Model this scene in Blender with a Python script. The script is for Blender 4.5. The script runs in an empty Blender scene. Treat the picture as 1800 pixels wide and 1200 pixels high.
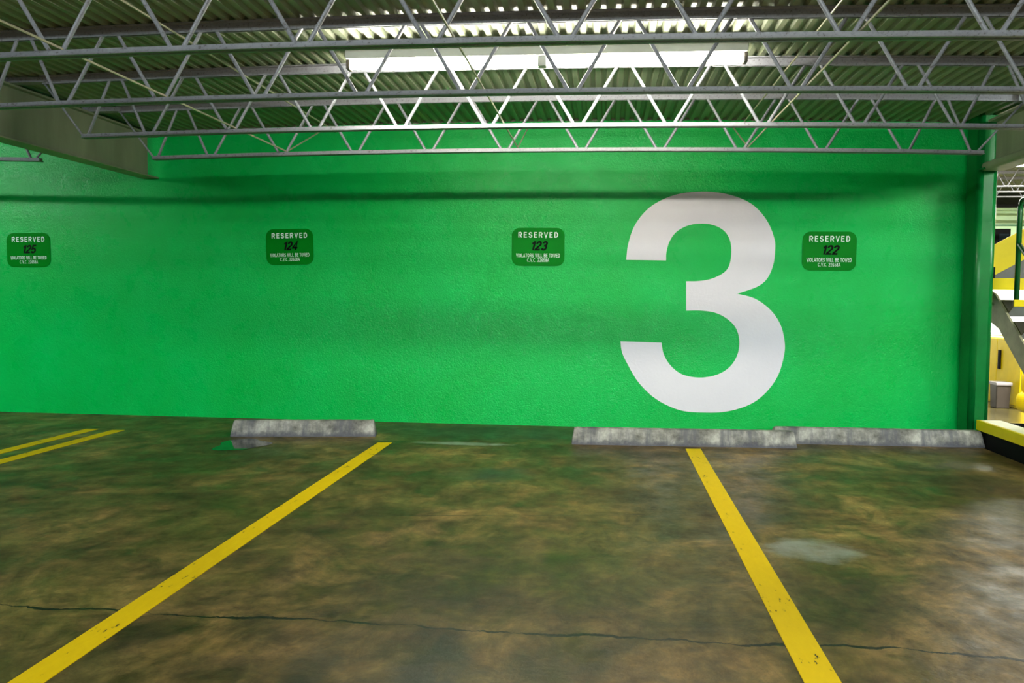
import bpy, bmesh, math, random
from mathutils import Vector, Matrix
from mathutils.geometry import tessellate_polygon
random.seed(7)
S = bpy.context.scene
COL = S.collection
PI = math.pi

# ------------------------------------------------------------------ camera
cam_d = bpy.data.cameras.new('camera')
cam_d.sensor_width = 36.0
cam_d.lens = 30.0
cam_d.clip_start = 0.05
cam = bpy.data.objects.new('camera', cam_d)
COL.objects.link(cam)
_r = Vector((0.99421957, 0.10691904, 0.00978556))
_f = Vector((-0.10624313, 0.99287423, -0.05397376))
_u = _r.cross(_f)
cam.matrix_world = Matrix(((_r.x, _u.x, -_f.x, 0.0), (_r.y, _u.y, -_f.y, 0.0),
                           (_r.z, _u.z, -_f.z, 1.25), (0, 0, 0, 1)))
S.camera = cam

# ------------------------------------------------------------------ world, exposure, lamps out of frame
w = bpy.data.worlds.new('world')
S.world = w
w.use_nodes = True
w.node_tree.nodes['Background'].inputs[0].default_value = (0.55, 0.65, 0.7, 1)
w.node_tree.nodes['Background'].inputs[1].default_value = 0.005
S.view_settings.view_transform = 'Standard'
S.view_settings.look = 'None'
S.view_settings.exposure = 0.25
S.view_settings.gamma = 1.0
S.view_settings.use_curve_mapping = False

def lamp(name, loc, sx, sy, power, color=(1, 0.97, 0.86), rot=(0, 0, 0)):
    d = bpy.data.lights.new(name, 'AREA')
    d.shape = 'RECTANGLE'
    d.size = sx
    d.size_y = sy
    d.energy = power
    d.color = color
    o = bpy.data.objects.new(name, d)
    o.location = loc
    o.rotation_euler = rot
    COL.objects.link(o)
    return o

# (the garage's strip lights are lit tubes, built further down; the area lamps just below are added, unseen fill)
# cool lamp added to lift the lower wall, in place of unseen strip-light rows
lamp('fill_row_behind', (0.3, -5.9, 2.72), 12.0, 0.14, 1080, (0.86, 1.0, 0.98), (math.radians(84), 0, 0))
lamp('fill_upper_level', (11.2, 17.5, 3.9), 2.5, 0.12, 1900)  # added to strengthen the far strip light's glare on the floor
lamp('fill_lower_level', (6.6, 14.0, 3.9), 2.4, 0.2, 450)  # added to brighten the stair and far bay, no fixture hangs here
lamp('fill_past_the_wall', (1.6, 13.0, 3.2), 2.4, 0.25, 300, (1, 0.98, 0.9), (0, math.radians(-65), 0))  # unseen lamp added to light the stringer's left face

# ------------------------------------------------------------------ helpers
def tag(o, label=None, cat=None, group=None, kind=None):
    if label: o['label'] = label
    if cat: o['category'] = cat
    if group: o['group'] = group
    if kind: o['kind'] = kind
    return o

def thing(name, label, cat, loc=(0, 0, 0), group=None):
    o = bpy.data.objects.new(name, None)
    o.empty_display_size = 0.1
    o.location = loc
    COL.objects.link(o)
    return tag(o, label, cat, group)

def obj(name, bm, m, parent=None, smooth=False, origin=None):
    """link bm (vertices in world coordinates) as one mesh object"""
    off = Vector((0, 0, 0))
    if parent is not None:
        p = parent
        while p is not None:
            off += p.location
            p = p.parent
    org = Vector(origin) if origin is not None else Vector(off)
    bmesh.ops.translate(bm, verts=bm.verts, vec=-org)
    bmesh.ops.recalc_face_normals(bm, faces=bm.faces)
    me = bpy.data.meshes.new(name)
    bm.to_mesh(me)
    bm.free()
    if smooth:
        for p in me.polygons: p.use_smooth = True
    if isinstance(m, (list, tuple)):
        for k in m: me.materials.append(k)
    else:
        me.materials.append(m)
    o = bpy.data.objects.new(name, me)
    o.location = org - off
    COL.objects.link(o)
    if parent is not None: o.parent = parent
    return o

def copy_tree(o, parent=None):
    c = o.copy()
    COL.objects.link(c)
    c.parent = parent
    for ch in list(o.children): copy_tree(ch, c)
    return c

def bx(bm, x0, x1, y0, y1, z0, z1):
    vs = [bm.verts.new((x, y, z)) for z in (z0, z1) for x, y in ((x0, y0), (x1, y0), (x1, y1), (x0, y1))]
    for a in ((0, 3, 2, 1), (4, 5, 6, 7), (0, 1, 5, 4), (1, 2, 6, 5), (2, 3, 7, 6), (3, 0, 4, 7)):
        bm.faces.new([vs[i] for i in a])
    return vs

def box(*a):
    bm = bmesh.new()
    bx(bm, *a)
    return bm

def bev(bm, r, seg=2):
    bmesh.ops.bevel(bm, geom=list(bm.edges), offset=r, segments=seg, profile=0.5, affect='EDGES')
    return bm

def tube(bm, pts, r, n=8, caps=True):
    pts = [Vector(p) for p in pts]
    rings = []
    up = Vector((0, 0, 1))
    for i, p in enumerate(pts):
        a = pts[max(i - 1, 0)]
        b = pts[min(i + 1, len(pts) - 1)]
        t = (b - a).normalized()
        ref = up if abs(t.z) < 0.9 else Vector((1, 0, 0))
        s = t.cross(ref).normalized()
        q = s.cross(t)
        rr = r[i] if isinstance(r, (list, tuple)) else r
        rings.append([bm.verts.new(p + (s * math.cos(2 * PI * k / n) + q * math.sin(2 * PI * k / n)) * rr) for k in range(n)])
    for a, b in zip(rings, rings[1:]):
        for k in range(n):
            bm.faces.new((a[k], a[(k + 1) % n], b[(k + 1) % n], b[k]))
    if caps:
        bm.faces.new(rings[0][::-1])
        bm.faces.new(rings[-1])
    return bm

def prism(bm, poly, axis, a, b):
    """extrude a 2D polygon along an axis from a to b"""
    def P(u, v, w):
        return {'x': (w, u, v), 'y': (u, w, v), 'z': (u, v, w)}[axis]
    lo = [bm.verts.new(P(u, v, a)) for u, v in poly]
    hi = [bm.verts.new(P(u, v, b)) for u, v in poly]
    bm.faces.new(lo[::-1])
    bm.faces.new(hi)
    n = len(poly)
    for i in range(n):
        bm.faces.new((lo[i], lo[(i + 1) % n], hi[(i + 1) % n], hi[i]))
    return bm

def rrect(cx, cz, wd, ht, r, n=6):
    pts = []
    for sx, sz, a0 in ((1, 1, 0), (-1, 1, 90), (-1, -1, 180), (1, -1, 270)):
        for k in range(n + 1):
            a = math.radians(a0 + 90 * k / n)
            pts.append((cx + sx * (wd / 2 - r) + r * math.cos(a), cz + sz * (ht / 2 - r) + r * math.sin(a)))
    return pts

# ------------------------------------------------------------------ materials
class N:
    def __init__(self, name):
        self.m = bpy.data.materials.new(name)
        self.m.use_nodes = True
        self.t = self.m.node_tree
        self.b = self.t.nodes['Principled BSDF']
        self.co = self.t.nodes.new('ShaderNodeTexCoord')
    def new(self, t, **kw):
        n = self.t.nodes.new(t)
        for k, v in kw.items(): setattr(n, k, v)
        return n
    def L(self, a, b): self.t.links.new(a, b)
    def mapped(self, scale=(1, 1, 1), loc=(0, 0, 0), rot=(0, 0, 0)):
        g = self.new('ShaderNodeMapping')
        g.inputs['Scale'].default_value = scale
        g.inputs['Location'].default_value = loc
        g.inputs['Rotation'].default_value = rot
        self.L(self.co.outputs['Object'], g.inputs['Vector'])
        return g.outputs[0]
    def noise(self, scale, detail=4, rough=0.55, vec=None, dist=0.0):
        n = self.new('ShaderNodeTexNoise')
        n.inputs['Scale'].default_value = scale
        n.inputs['Detail'].default_value = detail
        n.inputs['Roughness'].default_value = rough
        n.inputs['Distortion'].default_value = dist
        self.L(vec if vec is not None else self.co.outputs['Object'], n.inputs['Vector'])
        return n.outputs['Fac']
    def ramp(self, fac, stops):
        r = self.new('ShaderNodeValToRGB')
        e = r.color_ramp.elements
        while len(e) < len(stops): e.new(0.5)
        for k, (p, c) in zip(e, stops):
            k.position = p
            k.color = (c[0], c[1], c[2], 1) if isinstance(c, (tuple, list)) else (c, c, c, 1)
        self.L(fac, r.inputs[0])
        return r.outputs[0]
    def mix(self, fac, a, b, mode='MIX'):
        x = self.new('ShaderNodeMix', data_type='RGBA', blend_type=mode)
        for s, v in ((x.inputs[0], fac), (x.inputs[6], a), (x.inputs[7], b)):
            if hasattr(v, 'is_linked') or isinstance(v, bpy.types.NodeSocket): self.L(v, s)
            elif isinstance(v, (tuple, list)): s.default_value = (*v[:3], 1)
            else: s.default_value = v
        return x.outputs[2]
    def math(self, op, a, b=0.0, c=None, clamp=False):
        x = self.new('ShaderNodeMath', operation=op, use_clamp=clamp)
        for i, v in enumerate((a, b, c)):
            if v is None: continue
            if isinstance(v, bpy.types.NodeSocket): self.L(v, x.inputs[i])
            else: x.inputs[i].default_value = v
        return x.outputs[0]
    def bump(self, h, strength, dist, prev=None):
        n = self.new('ShaderNodeBump')
        n.inputs['Strength'].default_value = strength
        n.inputs['Distance'].default_value = dist
        self.L(h, n.inputs['Height'])
        if prev is not None: self.L(prev, n.inputs['Normal'])
        return n.outputs[0]
    def set(self, **kw):
        for k, v in kw.items():
            s = self.b.inputs[k.replace('_', ' ')]
            if isinstance(v, bpy.types.NodeSocket): self.L(v, s)
            elif isinstance(v, (tuple, list)): s.default_value = (*v[:3], 1)
            else: s.default_value = v
        return self.m

def simple(name, c, rough=0.5, metal=0.0, var=0.15, scale=6, bump=0.0, c2=None):
    n = N(name)
    f = n.noise(scale, 5, 0.6)
    lo = c2 if c2 else tuple(v * (1 - var) for v in c)
    col = n.ramp(f, [(0.35, lo), (0.65, c)])
    kw = dict(Base_Color=col, Roughness=rough, Metallic=metal)
    if bump: kw['Normal'] = n.bump(n.noise(scale * 12, 3), bump, 0.004)
    return n.set(**kw)

def emis(name, c, s):
    n = N(name)
    return n.set(Base_Color=(0.8, 0.8, 0.8), Emission_Color=c, Emission_Strength=s)

# glossy green painted plaster
n = N('green_wall_paint')
n1 = n.noise(1.3, 5, 0.6)
n2 = n.noise(38, 3, 0.55)
n3 = n.noise(95, 2, 0.5)
n4 = n.noise(5.5, 4, 0.6, dist=0.4)
colr = n.ramp(n1, [(0.3, (0.0003, 0.40, 0.056)), (0.7, (0.0005, 0.46, 0.084))])
nb = n.bump(n4, 0.12, 0.02)
nb = n.bump(n2, 0.45, 0.005, nb)
nb = n.bump(n3, 0.9, 0.003, nb)
M_WALL = n.set(Base_Color=colr, Roughness=n.ramp(n4, [(0.35, 0.24), (0.65, 0.36)]), Specular_IOR_Level=0.17, Normal=nb)

n = N('white_wall_paint')
nb = n.bump(n.noise(38, 3), 0.3, 0.004)
M_WHITE = n.set(Base_Color=n.ramp(n.noise(2, 4), [(0.3, (0.70, 0.66, 0.74)), (0.7, (0.75, 0.71, 0.78))]), Roughness=0.5, Normal=nb)

M_COL = simple('green_steel_paint', (0.001, 0.17, 0.030), 0.3, 0, 0.25, 3, 0.15)
M_COL.node_tree.nodes['Principled BSDF'].inputs['Specular IOR Level'].default_value = 0.3
M_GRN_DK = simple('dark_green_pipe_paint', (0.004, 0.10, 0.02), 0.25, 0, 0.2, 4)

# floor: old stained concrete, half sealed
n = N('stained_concrete')
sep = n.new('ShaderNodeSeparateXYZ')
n.L(n.co.outputs['Object'], sep.inputs[0])
X, Y = sep.outputs[0], sep.outputs[1]
big = n.noise(0.55, 6, 0.62, dist=0.6)
mid = n.noise(1.6, 7, 0.68, n.mapped((1.0, 0.9, 1), rot=(0, 0, 0.3)), 1.2)
fine = n.noise(14, 6, 0.7)
streak = n.noise(2.2, 6, 0.65, n.mapped((0.8, 1.5, 1), (3, 1, 0), (0, 0, -0.5)), 0.8)
base = n.ramp(mid, [(0.30, (0.016, 0.016, 0.011)), (0.44, (0.052, 0.049, 0.032)), (0.56, (0.115, 0.106, 0.068)), (0.72, (0.25, 0.225, 0.145))])
base = n.mix(n.ramp(big, [(0.44, 0), (0.60, 0.85)]), base, (0.022, 0.020, 0.014))
base = n.mix(n.ramp(streak, [(0.5, 0), (0.72, 0.55)]), base, (0.125, 0.112, 0.062))
base = n.mix(n.ramp(n.noise(0.8, 4, 0.6, n.mapped((1, 1, 1), (9, 4, 0))), [(0.45, 0), (0.7, 0.5)]), base, (0.055, 0.085, 0.026))
base = n.mix(0.6, base, n.ramp(fine, [(0.3, 0.3), (0.7, 1.3)]), 'MULTIPLY')
base = n.mix(0.85, base, n.ramp(n.noise(4.5, 9, 0.72, n.mapped((1.25, 0.8, 1), (1, 2, 0), (0, 0, -0.15)), 0.9), [(0.36, 0.42), (0.5, 0.95), (0.66, 1.55)]), 'MULTIPLY')
base = n.mix(n.ramp(n.noise(75, 3, 0.6), [(0.60, 0.0), (0.72, 0.55)]), base, (0.02, 0.018, 0.012))
base = n.mix(1.0, base, (1.80, 1.16, 0.66), 'MULTIPLY')
# wavy hairline cracks running across the bays
def crack(yc, amp, sc, wd, seed, slope=0.0, brk=0.45):
    cmb = n.new('ShaderNodeCombineXYZ')
    n.L(n.math('MULTIPLY', X, sc), cmb.inputs[0])
    cmb.inputs[1].default_value = seed
    wv = n.math('MULTIPLY', n.math('SUBTRACT', n.noise(1.0, 6, 0.62, cmb.outputs[0]), 0.5), amp)
    cm2 = n.new('ShaderNodeCombineXYZ')
    n.L(n.math('MULTIPLY', X, 9.0), cm2.inputs[0])
    cm2.inputs[1].default_value = seed + 4
    wv = n.math('ADD', wv, n.math('MULTIPLY', n.math('SUBTRACT', n.noise(1.0, 5, 0.7, cm2.outputs[0]), 0.5), amp * 0.28))
    d = n.math('ABSOLUTE', n.math('SUBTRACT', n.math('SUBTRACT', Y, n.math('MULTIPLY', X, slope)), n.math('ADD', wv, yc)))
    ww = n.math('MULTIPLY', n.ramp(n.noise(3.0, 4, 0.6, cmb.outputs[0]), [(brk - 0.08, 0.15), (brk + 0.15, 1.0)]), wd)
    return n.math('LESS_THAN', d, ww)
c1 = crack(3.10, 0.20, 1.5, 0.013, 3.1)
base = n.mix(c1, base, (0.006, 0.006, 0.005))
c2 = crack(4.86, 0.10, 0.9, 0.006, 8.3, 0.16, 0.48)
base = n.mix(n.math('MULTIPLY', c2, 0.7), base, (0.012, 0.012, 0.010))
# oil drips
v = n.new('ShaderNodeTexVoronoi')
v.inputs['Scale'].default_value = 1.6
n.L(n.mapped((1, 0.55, 1)), v.inputs['Vector'])
spot = n.math('LESS_THAN', v.outputs['Distance'], n.ramp(n.noise(0.9, 2), [(0.5, 0.0), (0.75, 0.07)]))
base = n.mix(n.math('MULTIPLY', spot, 0.8), base, (0.012, 0.011, 0.009))
# faded white scuffs, dark tyre marks and a darker band along the wall
def blob(cx, cy, sx, sy, c, k):
    global base
    dx = n.math('DIVIDE', n.math('SUBTRACT', X, cx), sx)
    dy = n.math('DIVIDE', n.math('SUBTRACT', Y, cy), sy)
    d = n.math('ADD', n.math('MULTIPLY', dx, dx), n.math('MULTIPLY', dy, dy))
    d = n.math('ADD', d, n.math('MULTIPLY', n.math('SUBTRACT', n.noise(6, 5, 0.7), 0.5), 2.6))
    base = n.mix(n.ramp(d, [(0.0, k), (1.0, 0.0)]), base, c)
blob(1.05, 4.33, 0.26, 0.22, (0.30, 0.30, 0.27), 0.75)
blob(-1.15, 7.05, 0.5, 0.09, (0.28, 0.32, 0.27), 0.8)
blob(-0.75, 5.85, 0.35, 0.3, (0.030, 0.045, 0.030), 0.8)
blob(-0.55, 2.75, 0.17, 0.45, (0.022, 0.020, 0.018), 0.8)
blob(-0.95, 2.75, 0.12, 0.35, (0.026, 0.024, 0.02), 0.6)
blob(-0.9, 7.7, 2.6, 0.5, (0.030, 0.036, 0.030), 0.75)
rg = n.ramp(n.noise(3.2, 6, 0.7, n.mapped((1.2, 0.9, 1))), [(0.3, 0.30), (0.7, 0.60)])
nb = n.bump(n.noise(7, 6, 0.65), 0.25, 0.012)
nb = n.bump(fine, 0.2, 0.004, nb)
M_FLOOR = n.set(Base_Color=base, Roughness=rg, Specular_IOR_Level=0.28, Normal=nb)

# yellow floor paint with worn specks
n = N('worn_yellow_paint')
f = n.noise(30, 5, 0.7, n.mapped((1, 0.35, 1)))
g = n.noise(2.2, 4, 0.6)
chip = n.ramp(n.math('ADD', n.math('MULTIPLY', f, 0.75), n.math('MULTIPLY', g, 0.25)), [(0.365, (0.045, 0.038, 0.015)), (0.395, (0.76, 0.50, 0.001)), (0.8, (0.84, 0.57, 0.001))])
M_LINE = n.set(Base_Color=chip, Roughness=0.6, Specular_IOR_Level=0.15, Normal=n.bump(f, 0.2, 0.003))

n = N('parking_stop_concrete')
a = n.noise(7, 7, 0.7)
st = n.noise(9, 5, 0.7, n.mapped((1.0, 0.3, 0.15)))
cc = n.ramp(a, [(0.33, (0.09, 0.085, 0.075)), (0.5, (0.26, 0.25, 0.225)), (0.68, (0.50, 0.48, 0.44))])
cc = n.mix(n.ramp(st, [(0.45, 0), (0.62, 0.8)]), cc, (0.10, 0.10, 0.12))
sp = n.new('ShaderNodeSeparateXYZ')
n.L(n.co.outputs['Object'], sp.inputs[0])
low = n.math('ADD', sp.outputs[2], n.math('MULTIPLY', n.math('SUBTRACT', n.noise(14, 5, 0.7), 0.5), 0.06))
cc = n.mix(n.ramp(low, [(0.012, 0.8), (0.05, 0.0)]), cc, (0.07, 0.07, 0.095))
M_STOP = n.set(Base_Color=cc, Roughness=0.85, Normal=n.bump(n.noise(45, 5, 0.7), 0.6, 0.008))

n = N('grey_joist_paint')
f = n.noise(60, 4, 0.7)
M_JOIST = n.set(Base_Color=n.ramp(f, [(0.34, (0.14, 0.13, 0.13)), (0.42, (0.28, 0.285, 0.33)), (0.8, (0.36, 0.365, 0.41))]), Roughness=0.38, Metallic=0.0,
                Normal=n.bump(f, 0.25, 0.002))
n = N('deck_paint')
f = n.noise(1.6, 5, 0.6)
M_DECK = n.set(Base_Color=n.ramp(f, [(0.3, (0.22, 0.25, 0.15)), (0.7, (0.33, 0.36, 0.24))]), Roughness=0.5)
n = N('girder_paint')
f = n.noise(1.0, 6, 0.6, n.mapped((1, 1.6, 0.35)))
g = n.noise(5, 6, 0.65, n.mapped((1, 1, 0.25)))
gc = n.ramp(f, [(0.3, (0.24, 0.24, 0.17)), (0.7, (0.40, 0.39, 0.29))])
M_GIRD = n.set(Base_Color=n.mix(0.35, gc, n.ramp(g, [(0.3, 0.5), (0.7, 1.1)]), 'MULTIPLY'), Roughness=0.5)
M_ROD = simple('bridging_paint', (0.55, 0.52, 0.38), 0.4, 0, 0.2, 10)
M_HOUS = simple('white_enamel', (0.70, 0.72, 0.68), 0.4, 0, 0.08, 8)
M_TUBE = emis('lit_tube', (1.0, 0.965, 0.80), 135)
M_TUBE_COOL = emis('lit_cool_tube', (0.84, 1.0, 0.94), 210)
M_TUBE_RIGHT = emis('lit_bright_tube', (0.92, 1.0, 0.92), 360)
M_DARK = simple('dark_fitting', (0.10, 0.08, 0.06), 0.5)
M_GROUT = simple('wall_top_grout', (0.42, 0.46, 0.38), 0.9, 0, 0.5, 25, 0.5)
M_YEL = simple('yellow_steel_paint', (0.80, 0.60, 0.001), 0.45, 0, 0.10, 4)
M_YEL.node_tree.nodes['Principled BSDF'].inputs['Specular IOR Level'].default_value = 0.2
M_CREAM = simple('worn_cream_paint', (0.84, 0.78, 0.52), 0.4, 0, 0.12, 5)
M_BEIGE = simple('beige_stringer_paint', (0.42, 0.38, 0.24), 0.5, 0, 0.3, 6)
M_OLIVE = simple('dark_olive_steel', (0.10, 0.085, 0.02), 0.5)
M_GREY = simple('grey_steel_paint', (0.42, 0.44, 0.43), 0.5)
M_GREYWALL = simple('grey_far_wall', (0.16, 0.155, 0.145), 0.8)
M_BLACK = simple('black_rubber_and_shade', (0.004, 0.004, 0.005), 0.7)
M_BLACK.node_tree.nodes['Principled BSDF'].inputs['Specular IOR Level'].default_value = 0.1
M_CAN = simple('grey_brown_bin_plastic', (0.055, 0.045, 0.038), 0.4)
M_BAG = simple('clear_bin_liner', (0.30, 0.28, 0.30), 0.3)
M_PALE = simple('pale_green_panel', (0.58, 0.84, 0.48), 0.45, 0, 0.12, 2)
M_SIGN = simple('sign_green', (0.0008, 0.20, 0.010), 0.3, 0, 0.1, 3)
M_SIGN.node_tree.nodes['Principled BSDF'].inputs['Specular IOR Level'].default_value = 0.03
M_LET = simple('sign_white_letters', (0.72, 0.85, 0.80), 0.4, 0, 0.03)
M_NUM = simple('sign_black_digits', (0.003, 0.009, 0.005), 0.6)
M_NUM.node_tree.nodes['Principled BSDF'].inputs['Specular IOR Level'].default_value = 0.05
M_LOWF = simple('olive_sealed_floor', (0.065, 0.055, 0.018), 0.25, 0, 0.5, 1.3)
M_GLASS = simple('dark_window_glass', (0.02, 0.03, 0.04), 0.08)
M_GLOW = emis('glowing_white_pane', (0.95, 1.0, 1.0), 3.0)
n = N('puddle_water')
M_WATER = n.set(Base_Color=(0.004, 0.010, 0.006), Roughness=0.06)

# ------------------------------------------------------------------ setting
YW = 8.133
BAY, XC = 7.82, -0.61          # bay width and centre between the two girders
def camber(x):
    u = ((x - XC) / BAY + 0.5) % 1.0 * 2 - 1
    return -0.06 * u * u

def struct(name, bm, m, **k):
    return tag(obj(name, bm, m, **k), kind='structure')

bm = bmesh.new()
nx = 40
vs = [[bm.verts.new((-14 + (3.21 + 14) * i / nx, y, 0)) for i in range(nx + 1)] for y in (-6, YW + 0.02)]
for i in range(nx): bm.faces.new((vs[0][i], vs[0][i + 1], vs[1][i + 1], vs[1][i]))
ext = bmesh.ops.extrude_face_region(bm, geom=list(bm.faces))
bmesh.ops.translate(bm, verts=[v for v in ext['geom'] if isinstance(v, bmesh.types.BMVert)], vec=(0, 0, -0.25))
struct('floor', bm, M_FLOOR)

struct('wall_back', box(-14, 3.30, YW, YW + 0.2, -0.02, 2.915), M_WALL)

def deck(x0, x1, y0, y1, z, cam_on=True, pitch=0.085, dep=0.024):
    bm = bmesh.new()
    k0, k1 = int(x0 / pitch), int(x1 / pitch)
    prof = []
    for k in range(k0, k1):
        b = k * pitch
        prof += [(b, 0), (b + 0.034, 0), (b + 0.046, dep), (b + 0.073, dep)]
    rows = []
    for y in (y0, y1):
        rows.append([[bm.verts.new((x, y, z + zz + t + (camber(x) if cam_on else 0))) for x, zz in prof] for t in (0, 0.004)])
    for i in range(len(prof) - 1):
        for t in (0, 1):
            bm.faces.new((rows[0][t][i], rows[0][t][i + 1], rows[1][t][i + 1], rows[1][t][i]))
        for r in (0, 1):
            bm.faces.new((rows[r][0][i], rows[r][0][i + 1], rows[r][1][i + 1], rows[r][1][i]))
    return bm
ZD = 2.890
struct('ceiling', deck(-13.5, 11.2, -6, YW + 0.15, ZD), M_DECK)
struct('ceiling', box(-13.5, 11.2, -6, YW + 0.15, ZD + 0.03, ZD + 0.12), M_GREYWALL)

# rough line of grout where the deck meets the wall
bm = bmesh.new()
prev = None
k = 0
x = -4.4
while x < 3.15:
    zt = ZD + 0.02 + camber(x)
    h = 0.014 + random.random() * 0.012
    cur = [bm.verts.new((x, YW - 0.012 - random.random() * 0.006, zt - h)), bm.verts.new((x, YW - 0.012, zt + 0.005)),
           bm.verts.new((x, YW + 0.01, zt + 0.005)), bm.verts.new((x, YW + 0.01, zt - h))]
    if prev:
        for a in range(4):
            bm.faces.new((prev[a], prev[(a + 1) % 4], cur[(a + 1) % 4], cur[a]))
    prev = cur
    x += 0.03
struct('trim_1', bm, M_GROUT)

# lower level beyond the right-hand edge
struct('floor_lower', box(3.3, 22, -2, 30, -1.25, -1.10), M_LOWF)
struct('wall_far', box(3, 24, 27, 27.2, -1.1, 4.3), M_GREYWALL)
struct('ceiling_upper', deck(3.3, 16, YW + 0.16, 27, ZD + 1.20, False), M_DECK)
struct('ceiling_upper', box(3.3, 16, YW + 0.16, 27, ZD + 1.23, ZD + 1.3), M_GREYWALL)
struct('wall_right_underfloor', box(3.0, 3.215, -2, 8.1, -1.1, -0.25), M_GREYWALL)

# ------------------------------------------------------------------ girders
g = thing('steel_girder', 'tan painted steel girder running to the green wall above signs 124 and 125', 'girder', (-4.50, 1, 2.38), 'deck girders')
bm = box(-4.52, -4.47, -6, 8.02, 2.385, 2.79)
obj('web', bm, M_GIRD, g)
obj('bottom_flange', bev(box(-4.585, -4.415, -6, YW, 2.372, 2.386), 0.003, 1), M_GIRD, g)
obj('top_flange', box(-4.585, -4.42, -6, YW, 2.776, 2.792), M_GIRD, g)

g = thing('steel_girder', 'tan steel girder with thick round-edged lower flange bearing on the green column', 'girder', (3.30, 1, 2.35), 'deck girders')
obj('web', box(3.29, 3.33, -6, 7.72, 2.42, 2.76), M_GIRD, g)
bm = box(3.20, 3.40, -6, 7.76, 2.352, 2.425)
bmesh.ops.bevel(bm, geom=[e for e in bm.edges if abs(e.verts[0].co.y - e.verts[1].co.y) > 1] , offset=0.03, segments=5, profile=0.5, affect='EDGES')
obj('bottom_flange', bm, M_GIRD, g, smooth=False)
obj('top_flange', box(3.22, 3.40, -6, 7.72, 2.755, 2.775), M_GIRD, g)

# ------------------------------------------------------------------ column
c = thing('steel_column', 'square green steel column with rounded corners at the right end of the green wall', 'column', (3.28, 7.96, 0))
bm = bmesh.new()
pl = [(3.275 + (u - 3.275), v) for u, v in rrect(3.275, 7.94, 0.17, 0.28, 0.045, 6)]
prism(bm, pl, 'z', 0.0, 2.86)
o = obj('shaft', bm, M_COL, c)
for p in o.data.polygons: p.use_smooth = len(p.vertices) == 4 and p.area < 0.1
obj('bearing_plate', box(3.19, 3.37, 7.70, 7.80, 2.36, 2.375), M_COL, c)

# ------------------------------------------------------------------ open-web joists
PAN = 0.6318
XN = [-3.3572 + PAN * i for i in range(10)]          # bottom panel points
def zb(x): return 2.440 + camber(x)
def zt(x): return ZD + camber(x)
def flatbar(bm, pts, wy, hz, y):
    prev = None
    for x, z in pts:
        cur = [bm.verts.new((x, y + a * wy / 2, z + b * hz / 2)) for a, b in ((-1, -1), (1, -1), (1, 1), (-1, 1))]
        if prev:
            for k in range(4): bm.faces.new((prev[k], prev[(k + 1) % 4], cur[(k + 1) % 4], cur[k]))
        else: bm.faces.new(cur[::-1])
        prev = cur
    bm.faces.new(prev)

def make_joist(y):
    t = thing('bar_joist', '', 'joist', (XC, y, 2.4), 'open-web steel joists under the deck')
    xs = [-4.18 + i * (3.22 + 4.18) / 24 for i in range(25)]
    bm = bmesh.new()
    for s in (-1, 1):
        flatbar(bm, [(x, zt(x) - 0.004) for x in xs], 0.045, 0.006, y + s * 0.03)
        flatbar(bm, [(x, zt(x) - 0.028) for x in xs], 0.006, 0.052, y + s * 0.012)
    obj('top_chord', bm, M_JOIST, t)
    xb = [-3.875 + i * (2.91 + 3.875) / 24 for i in range(25)]
    bm = bmesh.new()
    for s in (-1, 1):
        flatbar(bm, [(x, zb(x)) for x in xb], 0.014, 0.030, y + s * 0.015)
        flatbar(bm, [(x, zb(x) - 0.012) for x in xb], 0.028, 0.006, y + s * 0.020)
    o = obj('bottom_chord', bm, M_JOIST, t)
    bot = [-3.863] + XN + [2.848]
    top = [(a + b) / 2 for a, b in zip(bot, bot[1:])]
    for i, b in enumerate(bot):
        for side, k in ((-1, i - 1), (1, i)):
            if k < 0 or k >= len(top): continue
            bm = bmesh.new()
            x0 = b + side * 0.022
            x1 = top[k] - side * 0.036
            tube(bm, [(x0, y, zb(b) - 0.004), (x0 + side * 0.012, y, zb(b) + 0.016), (x1 - side * 0.006, y, zt(x1) - 0.035), (x1, y, zt(x1) - 0.012)], 0.0115, 8)
            obj('web_bar', bm, M_JOIST, t, smooth=True)
    for xa, xe in ((-3.868, -4.17), (2.86, 3.20)):
        bm = bmesh.new()
        tube(bm, [(xa, y, zb(xa)), (xe, y, zt(xe) - 0.05)], 0.0085, 6)
        obj('end_rod', bm, M_JOIST, t, smooth=True)
    for xs0, xs1 in ((-4.495, -4.15), (3.14, 3.305)):
        bm = box(xs0, xs1, y - 0.045, y + 0.045, 2.794 if xs0 < 0 else 2.777, ZD - 0.066 + 0.006)
        obj('bearing_seat', bm, M_JOIST, t)
    return t
JY = [7.048, 6.047, 5.045, 4.043]
LAB = ['open-web steel joist nearest the green wall, lowest in the photo',
       'open-web steel joist second from the green wall, just behind the strip light',
       'open-web steel joist third from the green wall, just in front of the strip light',
       'blue-grey open-web steel joist nearest the camera, its lower chord highest in the photo']
j0 = make_joist(JY[0])
j0['label'] = LAB[0]
for y, lb in zip(JY[1:], LAB[1:]):
    j = copy_tree(j0)
    j.location.y = y
    j['label'] = lb
j = copy_tree(j0)
j.location.x -= BAY
j['label'] = 'dark end of a joist poking out below the left girder above sign 125'
for k, (y, lb) in enumerate(((19.0, 'white joist nearest in the far bay past the green column'), (20.0, 'white middle joist of three in the far bay past the column'), (21.0, 'white joist farthest away in the far bay past the column'))):
    j = copy_tree(j0)
    j.location = (XC + BAY + 2.6, y, 2.4 + 1.20)
    j['label'] = lb
    j['group'] = 'white joists in the far bay'

for k in range(7):
    for dx in (0, BAY):
        if dx and k % 3 == 2: continue
        j = copy_tree(j0)
        j.location.y = 3.042 - k
        j.location.x += dx
        j['label'] = 'steel joist in the deck behind or beside the camera'
        j['group'] = 'joists outside the photo'
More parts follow.
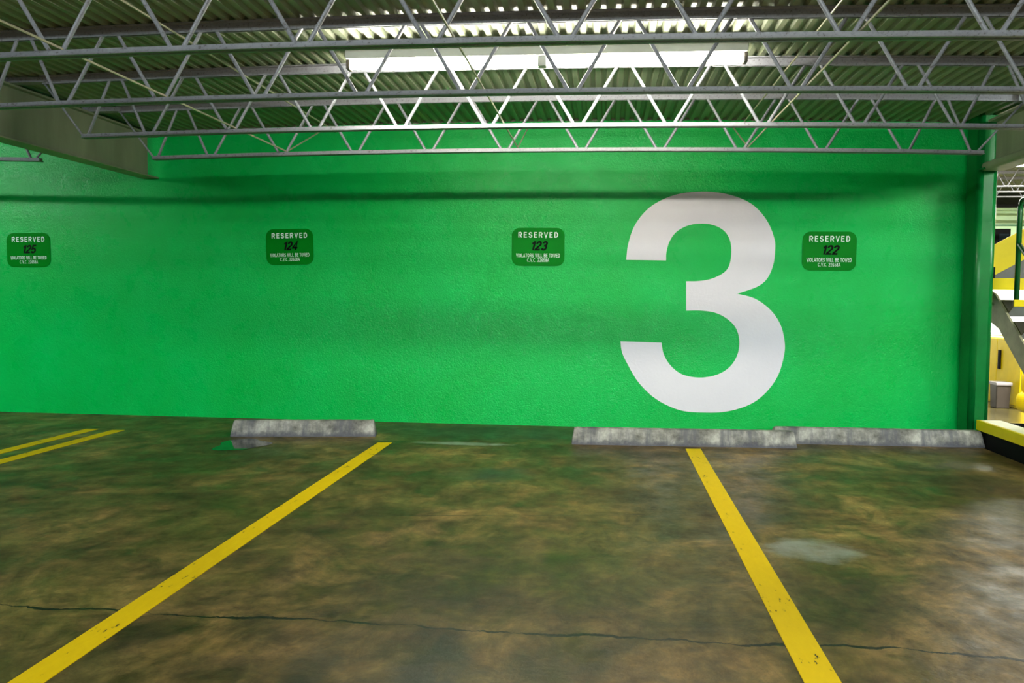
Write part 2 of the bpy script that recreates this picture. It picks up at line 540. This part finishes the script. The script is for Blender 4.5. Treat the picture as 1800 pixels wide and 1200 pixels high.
# bridging rods across the joists
def rod(x, low, label):
    bm = bmesh.new()
    z = zb(x) + 0.0225 if low else zt(x) - 0.062
    pts = [(x, 1.5, z), (x, 7.05, z)]
    if low: pts.append((x - 0.0, YW - 0.005, 2.86))
    else: pts.append((x, YW - 0.005, z - 0.0))
    tube(bm, pts, 0.0065, 6)
    return tag(obj('bridging_rod', bm, M_ROD, origin=(x, 4.5, z)), label, 'bridging rod', 'thin rods bridging the joists')
rod(-2.685, True, 'thin pale rod crossing the joists\' lower chords on the left, above sign 124')
rod(-0.722, True, 'thin rod crossing the joists\' lower chords in the middle, left of sign 123')
rod(1.125, True, 'thin pale rod crossing the joists\' lower chords on the right, above the numeral 3')
rod(-2.60, False, 'thin pale rod tied to the joists\' upper chords at left, close under the deck')
rod(1.22, False, 'thin pale rod tied to the joists\' upper chords at right, close under the deck')

# ------------------------------------------------------------------ strip light
t = thing('fluorescent_strip_light', 'long lit white fluorescent strip light under the corrugated deck', 'light fixture', (-0.42, 5.6, 2.78))
obj('housing', bev(box(-1.715, 0.875, 5.54, 5.66, 2.79, 2.845), 0.006), M_HOUS, t)
for yy in (5.6,):
    for a, b in ((-1.685, -0.455), (-0.385, 0.845)):
        bm = bmesh.new()
        tube(bm, [(a, yy, 2.756), (b, yy, 2.756)], 0.021, 14)
        obj('tube', bm, M_TUBE, t, smooth=True)
for a, b in ((-1.715, -1.690), (-0.45, -0.39), (0.85, 0.875)):
    obj('lamp_holder', bev(box(a, b, 5.565, 5.635, 2.728, 2.79), 0.004, 1), M_HOUS if a == -0.45 else M_DARK, t)
for x in (-1.1, 0.3):
    bm = bmesh.new()
    tube(bm, [(x, 5.6, 2.845), (x, 5.6, ZD + camber(x))], 0.005, 6)
    obj('hanger_rod', bm, M_DARK, t)

strip0 = t
for x, y in ((0.9, -0.45), (-8.25, 5.6), (5.74, 5.6), (5.74, -0.45)):
    j = copy_tree(strip0)
    j.location.x = x
    j.location.y = y
    j['label'] = 'fluorescent strip light hung under the deck outside the photo'
    j['group'] = 'strip lights outside the photo'
    if y == 5.6:
        for c_ in j.children:
            if c_.name.startswith('tube'):
                c_.data = c_.data.copy()
                c_.data.materials[0] = M_TUBE_COOL if x < 0 else M_TUBE_RIGHT

# ------------------------------------------------------------------ big numeral on the wall
SEG = [[(0.204,1.594),(0.22,1.744),(0.285,1.93),(0.43,2.097),(0.648,2.2),(0.894,2.228),(1.13,2.202),(1.339,2.117),(1.481,1.968),(1.557,1.794),(1.565,1.675),(1.552,1.556),(1.503,1.432),(1.412,1.352),(1.233,1.286)],
[(1.233,1.286),(1.396,1.241),(1.538,1.138),(1.631,1.004),(1.673,0.847),(1.671,0.718),(1.622,0.531),(1.517,0.37),(1.375,0.255),(1.176,0.185),(0.975,0.167),(0.734,0.183),(0.51,0.282),(0.339,0.439),(0.224,0.626),(0.177,0.73),(0.163,0.826)],
[(0.546,0.819),(0.57,0.708),(0.637,0.602),(0.746,0.523),(0.903,0.496),(1.059,0.524),(1.176,0.597),(1.246,0.71),(1.263,0.841),(1.231,0.961),(1.151,1.048),(1.037,1.106),(0.899,1.125),(0.769,1.123)],
[(0.763,1.397),(0.875,1.4),(0.984,1.419),(1.083,1.464),(1.145,1.526),(1.17,1.636),(1.16,1.765),(1.107,1.861),(1.009,1.918),(0.891,1.934),(0.773,1.917),(0.668,1.86),(0.605,1.773),(0.576,1.671),(0.574,1.591)]]
def catmull(P, n=5):
    out = []
    for i in range(len(P) - 1):
        p0 = P[i - 1] if i else tuple(2 * a - b for a, b in zip(P[0], P[1]))
        p1, p2 = P[i], P[i + 1]
        p3 = P[i + 2] if i + 2 < len(P) else tuple(2 * a - b for a, b in zip(P[-1], P[-2]))
        for k in range(n):
            t = k / n
            out.append(tuple(0.5 * (2 * b + (c - a) * t + (2 * a - 5 * b + 4 * c - d) * t * t + (3 * b - a - 3 * c + d) * t ** 3)
                             for a, b, c, d in zip(p0, p1, p2, p3)))
    out.append(P[-1])
    return out
poly = []
for sg in SEG:
    q = catmull(sg)
    if poly and (abs(poly[-1][0] - q[0][0]) + abs(poly[-1][1] - q[0][1])) < 1e-4: q = q[1:]
    poly += q
bm = bmesh.new()
lo = [bm.verts.new((x, YW - 0.004, z)) for x, z in poly]
hi = [bm.verts.new((x, YW - 0.0005, z)) for x, z in poly]
for tri in tessellate_polygon([[Vector((x, z, 0)) for x, z in poly]]):
    bm.faces.new([lo[i] for i in tri])
for i in range(len(lo)):
    k = (i + 1) % len(lo)
    bm.faces.new((lo[i], lo[k], hi[k], hi[i]))
tag(obj('painted_numeral', bm, M_WHITE, origin=(0.92, YW - 0.002, 1.2)), 'huge white numeral 3 painted on the green wall', 'numeral')

# ------------------------------------------------------------------ reserved signs
def arc(cx, cy, rx, ry, a0, a1, n=9):
    return [(cx + rx * math.cos(math.radians(a0 + (a1 - a0) * k / n)), cy + ry * math.sin(math.radians(a0 + (a1 - a0) * k / n))) for k in range(n + 1)]
GLY = {   # width, strokes (cap height 1)
 'R': (.70, [[(0.09, 0), (0.09, .92), (.40, .92)] + arc(.40, .70, .22, .22, 90, -90) + [(.09, .48)], [(.40, .48), (.62, 0)]]),
 'E': (.62, [[(.60, .92), (.09, .92), (.09, .08), (.62, .08)], [(.09, .52), (.56, .52)]]),
 'S': (.68, [arc(.35, .70, .25, .22, 15, 90, 5) + arc(.35, .71, .25, .21, 90, 230, 8)[1:] + arc(.34, .28, .27, .22, 50, -90, 9) + arc(.34, .30, .27, .24, -90, -170, 6)[1:]]),
 'V': (.68, [[(.04, 1), (.34, .04), (.64, 1)]]),
 'D': (.70, [[(.09, .08), (.09, .92), (.32, .92)] + arc(.32, .5, .30, .42, 90, -90, 12) + [(.09, .08)]]),
 'I': (.22, [[(.11, 0), (.11, 1)]]),
 'O': (.76, [arc(.38, .5, .30, .42, 90, 450, 20)]),
 'L': (.58, [[(.09, 1), (.09, .08), (.56, .08)]]),
 'A': (.70, [[(.04, 0), (.35, .96), (.66, 0)], [(.15, .32), (.55, .32)]]),
 'T': (.62, [[(.31, 0), (.31, .92)], [(.02, .92), (.60, .92)]]),
 'W': (.94, [[(.04, 1), (.25, .04), (.47, .96), (.69, .04), (.90, 1)]]),
 'B': (.68, [[(.09, .08), (.09, .92), (.38, .92)] + arc(.38, .72, .20, .20, 90, -90) + [(.09, .52)], [(.38, .52)] + arc(.38, .30, .23, .22, 90, -90) + [(.09, .08)]]),
 'C': (.72, [arc(.38, .5, .29, .42, 40, 320, 18)]),
 '.': (.22, [[(.11, 0), (.11, .16)]]),
 ' ': (.30, []),
 '1': (.42, [[(.30, 0), (.30, .99)], [(.05, .74), (.18, .77), (.28, .93)]]),
 '2': (.60, [arc(.30, .68, .21, .24, 175, -20, 12) + [(.10, .16), (.08, .08), (.54, .08)]]),
 '3': (.60, [arc(.29, .71, .20, .21, 165, -80, 12) + [(.22, .50)], [(.26, .515)] + arc(.29, .29, .22, .22, 80, -165, 13)]),
 '4': (.62, [[(.42, 0), (.42, .95), (.06, .30), (.06, .26), (.60, .26)]]),
 '5': (.60, [[(.53, .92), (.16, .92), (.10, .50)] + arc(.28, .32, .24, .24, 125, -160, 14)]),
 '6': (.60, [arc(.31, .68, .20, .24, 30, 110, 5) + arc(.42, .42, .32, .40, 125, 185, 6) + arc(.31, .30, .22, .22, 185, 520, 16)]),
 '8': (.60, [arc(.30, .72, .18, .20, -90, 270, 16), arc(.30, .28, .22, .21, 90, 450, 16)]),
}
def ribbon(bm, pts, hw, T):
    closed = abs(pts[0][0] - pts[-1][0]) + abs(pts[0][1] - pts[-1][1]) < 1e-4
    q = [Vector(p) for p in pts]
    L_, R_ = [], []
    n_ = len(q)
    for i in range(n_):
        a = q[i - 1] if i else (q[-2] if closed else None)
        b = q[i + 1] if i < n_ - 1 else (q[1] if closed else None)
        d1 = (q[i] - a).normalized() if a is not None else None
        d2 = (b - q[i]).normalized() if b is not None else None
        d1 = d1 if d1 is not None else d2
        d2 = d2 if d2 is not None else d1
        t_ = d1 + d2
        t_ = t_.normalized() if t_.length > 1e-6 else d1
        m_ = Vector((-t_.y, t_.x))
        c_ = max(abs(m_.dot(Vector((-d1.y, d1.x)))), 0.45)
        L_.append(bm.verts.new(T(q[i] + m_ * hw / c_)))
        R_.append(bm.verts.new(T(q[i] - m_ * hw / c_)))
    for i in range(n_ - 1):
        bm.faces.new((L_[i], L_[i + 1], R_[i + 1], R_[i]))

def text_mesh(s, mat, x0, x1, z0, z1, y, parent, shear=0.0, hw=0.08, space=0.12, name='lettering'):
    tot = sum(GLY[c][0] + space for c in s) - space + shear
    sx = (x1 - x0) / tot
    sz = z1 - z0
    bm = bmesh.new()
    cx = 0.0
    for i, c in enumerate(s):
        wd, strokes = GLY[c]
        for k, st_ in enumerate(strokes):
            yy = y - 0.0002 * k
            ribbon(bm, st_, hw, lambda p, cx=cx, yy=yy: Vector((x0 + (cx + p.x + shear * p.y) * sx, yy, z0 + p.y * sz)))
        cx += wd + space
    bmesh.ops.recalc_face_normals(bm, faces=bm.faces)
    ext = bmesh.ops.extrude_face_region(bm, geom=list(bm.faces))
    bmesh.ops.translate(bm, verts=[v for v in ext['geom'] if isinstance(v, bmesh.types.BMVert)], vec=(0, 0.0011, 0))
    return obj(name, bm, mat, parent)

def sign(num, x0, x1, z0, z1, label, tilt=0.0):
    cx, cz, W, H = (x0 + x1) / 2, (z0 + z1) / 2, x1 - x0, z1 - z0
    t = thing('parking_sign', label, 'sign', (cx, YW, cz), 'green reserved signs on the wall')
    bm = bmesh.new()
    prism(bm, rrect(cx, cz, W, H, 0.075, 8), 'y', YW - 0.006, YW - 0.0005)
    obj('plate', bm, M_SIGN, t)
    U = lambda u: x0 + u * W
    V = lambda v: z1 - v * H
    y = YW - 0.0075
    text_mesh('RESERVED', M_LET, U(0.125), U(0.875), V(0.255), V(0.115), y, t, 0, 0.095, 0.34, 'heading')
    text_mesh(str(num), M_NUM, U(0.35), U(0.70), V(0.59), V(0.35), y, t, 0.24, 0.105, 0.05, 'number')
    text_mesh('VIOLATORS WILL BE TOWED', M_LET, U(0.085), U(0.915), V(0.775), V(0.675), y, t, 0, 0.075, 0.14, 'warning_text')
    text_mesh('C.V.C. 22658A', M_LET, U(0.295), U(0.71), V(0.895), V(0.80), y, t, 0, 0.07, 0.14, 'code_text')
    t.rotation_euler[1] = tilt
    return t
sign(125, -6.052, -5.582, 1.488, 1.833, 'green RESERVED 125 sign at the far left of the green wall', -0.01)
sign(124, -3.312, -2.834, 1.528, 1.878, 'green RESERVED 124 sign on the wall above the short parking stop', -0.02)
sign(123, -0.881, -0.378, 1.532, 1.892, 'green RESERVED 123 sign on the wall, left of the numeral 3', 0.0)
sign(122, 1.809, 2.290, 1.505, 1.862, 'green RESERVED 122 sign on the wall, right of the numeral 3', 0.0)

# ------------------------------------------------------------------ parking lines
def line(pts, label, grp='yellow parking lines'):
    bm = bmesh.new()
    lo = [bm.verts.new((x, y, 0.0)) for x, y in pts]
    hi = [bm.verts.new((x, y, 0.003)) for x, y in pts]
    bm.faces.new(hi)
    bm.faces.new(lo[::-1])
    for i in range(4): bm.faces.new((lo[i], lo[(i + 1) % 4], hi[(i + 1) % 4], hi[i]))
    cx = sum(p[0] for p in pts) / 4
    cy = sum(p[1] for p in pts) / 4
    return tag(obj('parking_line', bm, M_LINE, origin=(cx, cy, 0)), label, 'parking line', grp)
line([(-1.869, 1.2), (-1.759, 1.2), (-1.756, 6.986), (-1.872, 6.969)], 'long yellow line running from the short parking stop to the lower left corner')
line([(0.660, 1.2), (0.780, 1.2), (0.812, 7.107), (0.688, 7.086)], 'long yellow line under the numeral 3, running to the bottom right')
line([(-4.795, 1.2), (-4.70, 1.2), (-4.545, 7.25), (-4.655, 7.235)], 'left one of the paired thin yellow lines at the far left')
line([(-4.50, 1.2), (-4.39, 1.2), (-4.283, 7.234), (-4.392, 7.215)], 'right one of the paired thin yellow lines at the far left')

# ------------------------------------------------------------------ concrete parking stops
def stop(x0, y0, x1, y1, label, h=0.135):
    """front bottom edge runs from (x0,y0) to (x1,y1)"""
    L = math.hypot(x1 - x0, y1 - y0)
    a = math.atan2(y1 - y0, x1 - x0)
    bm = bmesh.new()
    prof = [(0.0, 0.0), (0.014, 0.045), (0.030, 0.10), (0.046, h - 0.006), (0.060, h), (0.112, h), (0.126, h - 0.006), (0.142, 0.10), (0.158, 0.045), (0.172, 0.0)]
    nseg = 40
    rings = []
    for i in range(nseg + 1):
        u = i / nseg
        sc = 1 - 0.10 * (1 if i in (0, nseg) else 0)
        xx = u * L
        ring = []
        for (py, pz) in prof:
            jx = random.uniform(-1, 1) * 0.0012
            ring.append(bm.verts.new((xx + (0.022 * (pz / h) * (1 if i == 0 else -1 if i == nseg else 0)), 0.086 + (py - 0.086) * sc + jx, pz * (1 - 0.04 * (i in (0, nseg))) + (jx if pz > 0 else 0))))
        rings.append(ring)
    m_ = len(prof)
    for A, B in zip(rings, rings[1:]):
        for k in range(m_): bm.faces.new((A[k], A[(k + 1) % m_], B[(k + 1) % m_], B[k]))
    bm.faces.new(rings[0][::-1])
    bm.faces.new(rings[-1])
    o = obj('parking_stop', bm, M_STOP)
    o.location = (x0, y0, 0)
    o.rotation_euler[2] = a
    return tag(o, label, 'parking stop', 'concrete parking stops along the wall')
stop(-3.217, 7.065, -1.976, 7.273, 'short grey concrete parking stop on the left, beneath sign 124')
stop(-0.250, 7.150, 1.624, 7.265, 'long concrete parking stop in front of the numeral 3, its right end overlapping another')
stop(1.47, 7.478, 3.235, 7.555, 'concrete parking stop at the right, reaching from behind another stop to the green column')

# ------------------------------------------------------------------ puddle
bm = bmesh.new()
ring = []
for k in range(40):
    a = 2 * PI * k / 40
    r = 1 + 0.12 * math.sin(3 * a + 1) + 0.08 * math.sin(5 * a)
    ring.append((-2.95 + 0.2 * r * math.cos(a), 6.70 + 0.27 * r * math.sin(a)))
c0 = bm.verts.new((-2.95, 6.70, 0.0045))
vs = [bm.verts.new((x, y, 0.002)) for x, y in ring]
for i in range(40): bm.faces.new((c0, vs[i], vs[(i + 1) % 40]))
bmesh.ops.reverse_faces(bm, faces=[f for f in bm.faces if f.normal.z < 0])
tag(obj('puddle', bm, M_WATER, origin=(-2.95, 6.70, 0)), 'small dark oily puddle on the floor in front of the short parking stop', 'puddle')

# ------------------------------------------------------------------ yellow curb at the right
t = thing('steel_curb', 'yellow edged raised curb with worn cream top beside the green column', 'curb', (3.3, 4, 0.0))
obj('fascia', bev(box(3.20, 3.235, 0.5, 7.68, 0.135, 0.222), 0.006), M_YEL, t)
obj('top_plate', box(3.235, 3.40, 0.5, 7.68, 0.20, 0.220), M_CREAM, t)
for k in range(6):
    y = 0.9 + k * 1.3
    obj('support', box(3.30, 3.36, y, y + 0.06, -1.1, 0.20), M_BLACK, t)
bm = box(3.236, 3.26, 0.5, 7.69, -0.30, 0.198)
bx(bm, 3.26, 3.9, 7.67, 7.69, -0.30, 0.198)
obj('recess_shade', bm, M_BLACK, t)  # black sheet standing in for the deep shade under the curb

# ------------------------------------------------------------------ steel stair behind the column
st = thing('steel_stair', 'steel staircase with yellow nosings and beige stringer beyond the green column', 'staircase', (4.3, 8.2, -1.1))
X0, X1 = 3.83, 4.95
RUN, RISE = 0.272, 0.200
for k in range(-1, 10):
    yf = 8.487 - (k - 1) * RUN + 0.0
    zt_ = 1.253 - (k - 1) * RISE
    if k <= 0: continue
    if zt_ < -1.0: break
    bm = bmesh.new()
    prism(bm, [(yf, zt_), (yf + 0.313, zt_), (yf + 0.15, zt_ - 0.16), (yf, zt_ - 0.06)], 'x', X0, X1)
    tr = obj('tread', bm, M_GREY, st)
    obj('nosing', box(X0 - 0.002, X1, yf - 0.012, yf, zt_ - 0.062, zt_ + 0.002), M_YEL, tr)
    bm = bmesh.new()
    prism(bm, [(yf - 0.0, zt_), (yf + 0.313, zt_), (yf + 0.15, zt_ - 0.165), (yf, zt_ - 0.065)], 'x', X0 - 0.008, X0 + 0.001)
    obj('end_plate', bm, M_OLIVE, tr)
# landing
obj('landing', box(3.45, 5.6, 8.78, 10.4, 1.375, 1.455), M_GREY, st)
obj('landing_edge', box(3.45, 5.6, 8.755, 8.78, 1.352, 1.462), M_YEL, st)
# beige stringer left of the treads
sl = RISE / RUN
def sy(y): return 1.335 + (y - 8.869) * sl
bm = bmesh.new()
prism(bm, [(8.80, sy(8.80) + 0.02), (8.93, 1.345), (8.93, 1.05), (8.70, sy(8.70) - 0.24), (5.85, sy(5.85) - 0.24), (5.85, sy(5.85) - 0.02)], 'x', X0 - 0.03, X0 - 0.009)
sg = obj('stringer', bm, M_BEIGE, st)
for z in (1.305, 1.215):
    bm = bmesh.new()
    tube(bm, [(X0 - 0.046, 8.86, z), (X0 - 0.028, 8.86, z)], 0.016, 6)
    obj('bolt', bm, M_OLIVE, sg)
bm = bmesh.new()
prism(bm, [(8.93, 1.345), (8.93, 1.05), (5.85, sy(5.85) - 0.24), (5.85, sy(5.85) - 0.02)], 'x', X1 + 0.002, X1 + 0.024)
obj('stringer', bm, M_BEIGE, st)
# upper flight: yellow stringer rising to the right with grey soffit
YU = 9.62
def zu(x): return 1.835 + (x - 4.12) * 0.575
bm = bmesh.new()
prism(bm, [(4.0, zu(4.0)), (6.3, zu(6.3)), (6.3, zu(6.3) - 0.33), (4.137, zu(4.137) - 0.33), (4.137, 1.64), (4.0, 1.62)], 'y', YU, YU + 0.02)
obj('upper_stringer', bm, M_YEL, st)
bm = bmesh.new()
prism(bm, [(4.14, 1.47), (6.3, 1.47), (6.3, zu(6.3) - 0.33), (4.14, zu(4.14) - 0.33)], 'y', YU + 0.03, YU + 0.06)
obj('soffit_panel', bm, M_GREYWALL, st)
obj('newel_foot', box(4.02, 4.12, YU - 0.05, YU, 1.456, 1.60), M_BLACK, st)
obj('newel_cap', box(4.02, 4.13, YU - 0.055, YU - 0.003, 1.60, 1.69), M_YEL, st)
# green tubular handrail: post, looped top and falling rails
hr = bmesh.new()
xp, yp = 3.86, 8.50
pts = [(xp, yp, 1.22), (xp, yp, 2.08)]
for a in range(0, 150, 15):
    aa = math.radians(180 - a)
    pts.append((xp, yp - 0.09 + -0.09 * math.cos(aa), 2.10 + 0.10 * math.sin(aa)))
yl, zl = pts[-1][1], pts[-1][2]
pts.append((xp, yl - 2.2, zl - 2.2 * sl))
tube(hr, pts, 0.024, 10)
obj('handrail', hr, M_GRN_DK, st, smooth=True)
hr = bmesh.new()
tube(hr, [(xp, yp, 1.78), (xp, yp - 2.2, 1.78 - 2.2 * sl)], 0.021, 10)
obj('mid_rail', hr, M_GRN_DK, st, smooth=True)

# ------------------------------------------------------------------ far things on and above the lower level
FL = -1.10
t = thing('metal_cabinet', 'tall bright yellow two-door metal cabinet beyond the stair', 'cabinet', (9.2, 20.3, FL))
obj('body', bev(box(8.94, 9.5, 19.3, 21.7, FL, 0.40), 0.01, 1), M_YEL, t)
for a, b in ((19.32, 20.44), (20.46, 21.68)):
    d = obj('door', bev(box(8.915, 8.94, a, b, FL + 0.06, 0.38), 0.006, 1), M_YEL, t)
    if a < 20: obj('handle', bev(box(8.875, 8.915, 20.22, 20.32, -0.30, 0.13), 0.008, 1), M_BLACK, d)

t = thing('waste_bin', 'grey rectangular waste bin with a liner standing before the yellow cabinet', 'waste bin', (8.64, 19.6, FL))
bm = box(8.50, 8.81, 19.45, 19.8, FL, -0.55)
for v in bm.verts:
    if v.co.z < -1:
        v.co.x = 8.64 + (v.co.x - 8.64) * 0.88
        v.co.y = 19.625 + (v.co.y - 19.625) * 0.88
bev(bm, 0.02, 2)
obj('bin', bm, M_CAN, t)
obj('liner', bev(box(8.485, 8.825, 19.435, 19.815, -0.60, -0.53), 0.012, 2), M_BAG, t)

t = thing('utility_cart', 'yellow utility cart with black wheel at the right edge of the photo', 'cart', (8.75, 16.2, FL))
bm = box(7.62, 8.9, 15.8, 16.6, -0.50, 0.0)
bmesh.ops.bevel(bm, geom=list(bm.edges), offset=0.16, segments=4, profile=0.5, affect='EDGES')
obj('hood', bm, M_YEL, t, smooth=True)
bm = box(7.55, 8.9, 15.7, 16.6, -0.80, -0.42)
bmesh.ops.bevel(bm, geom=list(bm.edges), offset=0.13, segments=4, profile=0.5, affect='EDGES')
obj('fender', bm, M_YEL, t, smooth=True)
obj('bumper', bev(box(7.66, 8.9, 15.68, 15.9, -0.53, -0.38), 0.03), M_BLACK, t)
bm = bmesh.new()
tube(bm, [(7.75, 15.95, -0.88), (7.98, 15.95, -0.88)], 0.22, 24)
obj('wheel', bm, M_BLACK, t)
bm = bmesh.new()
tube(bm, [(8.35, 15.95, -0.88), (8.58, 15.95, -0.88)], 0.22, 24)
obj('wheel', bm, M_BLACK, t)

# upper slab with pale green booth
t = thing('floor_slab', 'grey edge of the upper floor slab far behind the stair', 'slab', (11, 24, 1.6))
obj('slab', box(8.2, 15, 22.2, 26.9, 1.62, 1.92), M_GREYWALL, t)
for x in (9.0, 12.5):
    obj('support_post', box(x, x + 0.15, 22.4, 22.55, FL, 1.62), M_GREYWALL, t)
t = thing('booth', 'pale green metal booth with a dark window, seen past the column', 'booth', (10.2, 24, 1.92))
obj('wall_panel', box(9.4, 11.1, 23.4, 25.2, 1.92, 3.55), M_PALE, t)
obj('roof_edge', box(9.35, 11.15, 23.33, 25.25, 3.55, 3.62), M_PALE, t)
obj('trim_strip', box(9.4, 11.1, 23.37, 23.4, 3.16, 3.20), M_COL, t)
wn = obj('window_frame', box(10.02, 10.40, 23.36, 23.4, 1.98, 3.09), M_BLACK, t)
obj('pane', box(10.12, 10.36, 23.35, 23.36, 2.04, 2.96), M_GLASS, wn)

# glowing pane put in for the bright white area above the cabinet
wd = thing('bright_pane_1', '', '', (9.5, 26.9, 0.2))
for k in ('label', 'category'):
    if k in wd: del wd[k]
wd['kind'] = 'structure'
obj('pane', box(7.8, 13.2, 21.95, 21.97, 0.46, 1.03), M_GLOW, wd)
obj('frame', box(7.7, 13.3, 21.98, 22.02, 0.40, 1.08), M_HOUS, wd)
struct('wall_lower', box(7.0, 14, 22.03, 22.18, FL, 1.61), M_HOUS)

# lit strip light in the far bay
t = thing('fluorescent_strip_light', 'glowing strip light in the far bay right of the column', 'light fixture', (8.65, 17.2, 3.85))
bm = bmesh.new()
prism(bm, [(17.04, 3.80), (17.06, 3.80), (17.14, 3.87), (17.26, 3.87), (17.34, 3.80), (17.36, 3.80), (17.28, 3.90), (17.12, 3.90)], 'x', 7.42, 9.88)
obj('reflector', bm, M_HOUS, t)
for yy in (17.14, 17.26):
    bm = bmesh.new()
    tube(bm, [(7.46, yy, 3.80), (9.84, yy, 3.80)], 0.026, 12)
    obj('tube', bm, M_TUBE, t, smooth=True)
for a in (7.42, 9.85):
    obj('lamp_holder', box(a, a + 0.03, 17.10, 17.30, 3.765, 3.87), M_HOUS, t)
for a in (7.9, 9.4):
    bm = bmesh.new()
    tube(bm, [(a, 17.2, 3.90), (a, 17.2, 4.09)], 0.008, 6)
    obj('hanger_rod', bm, M_DARK, t)
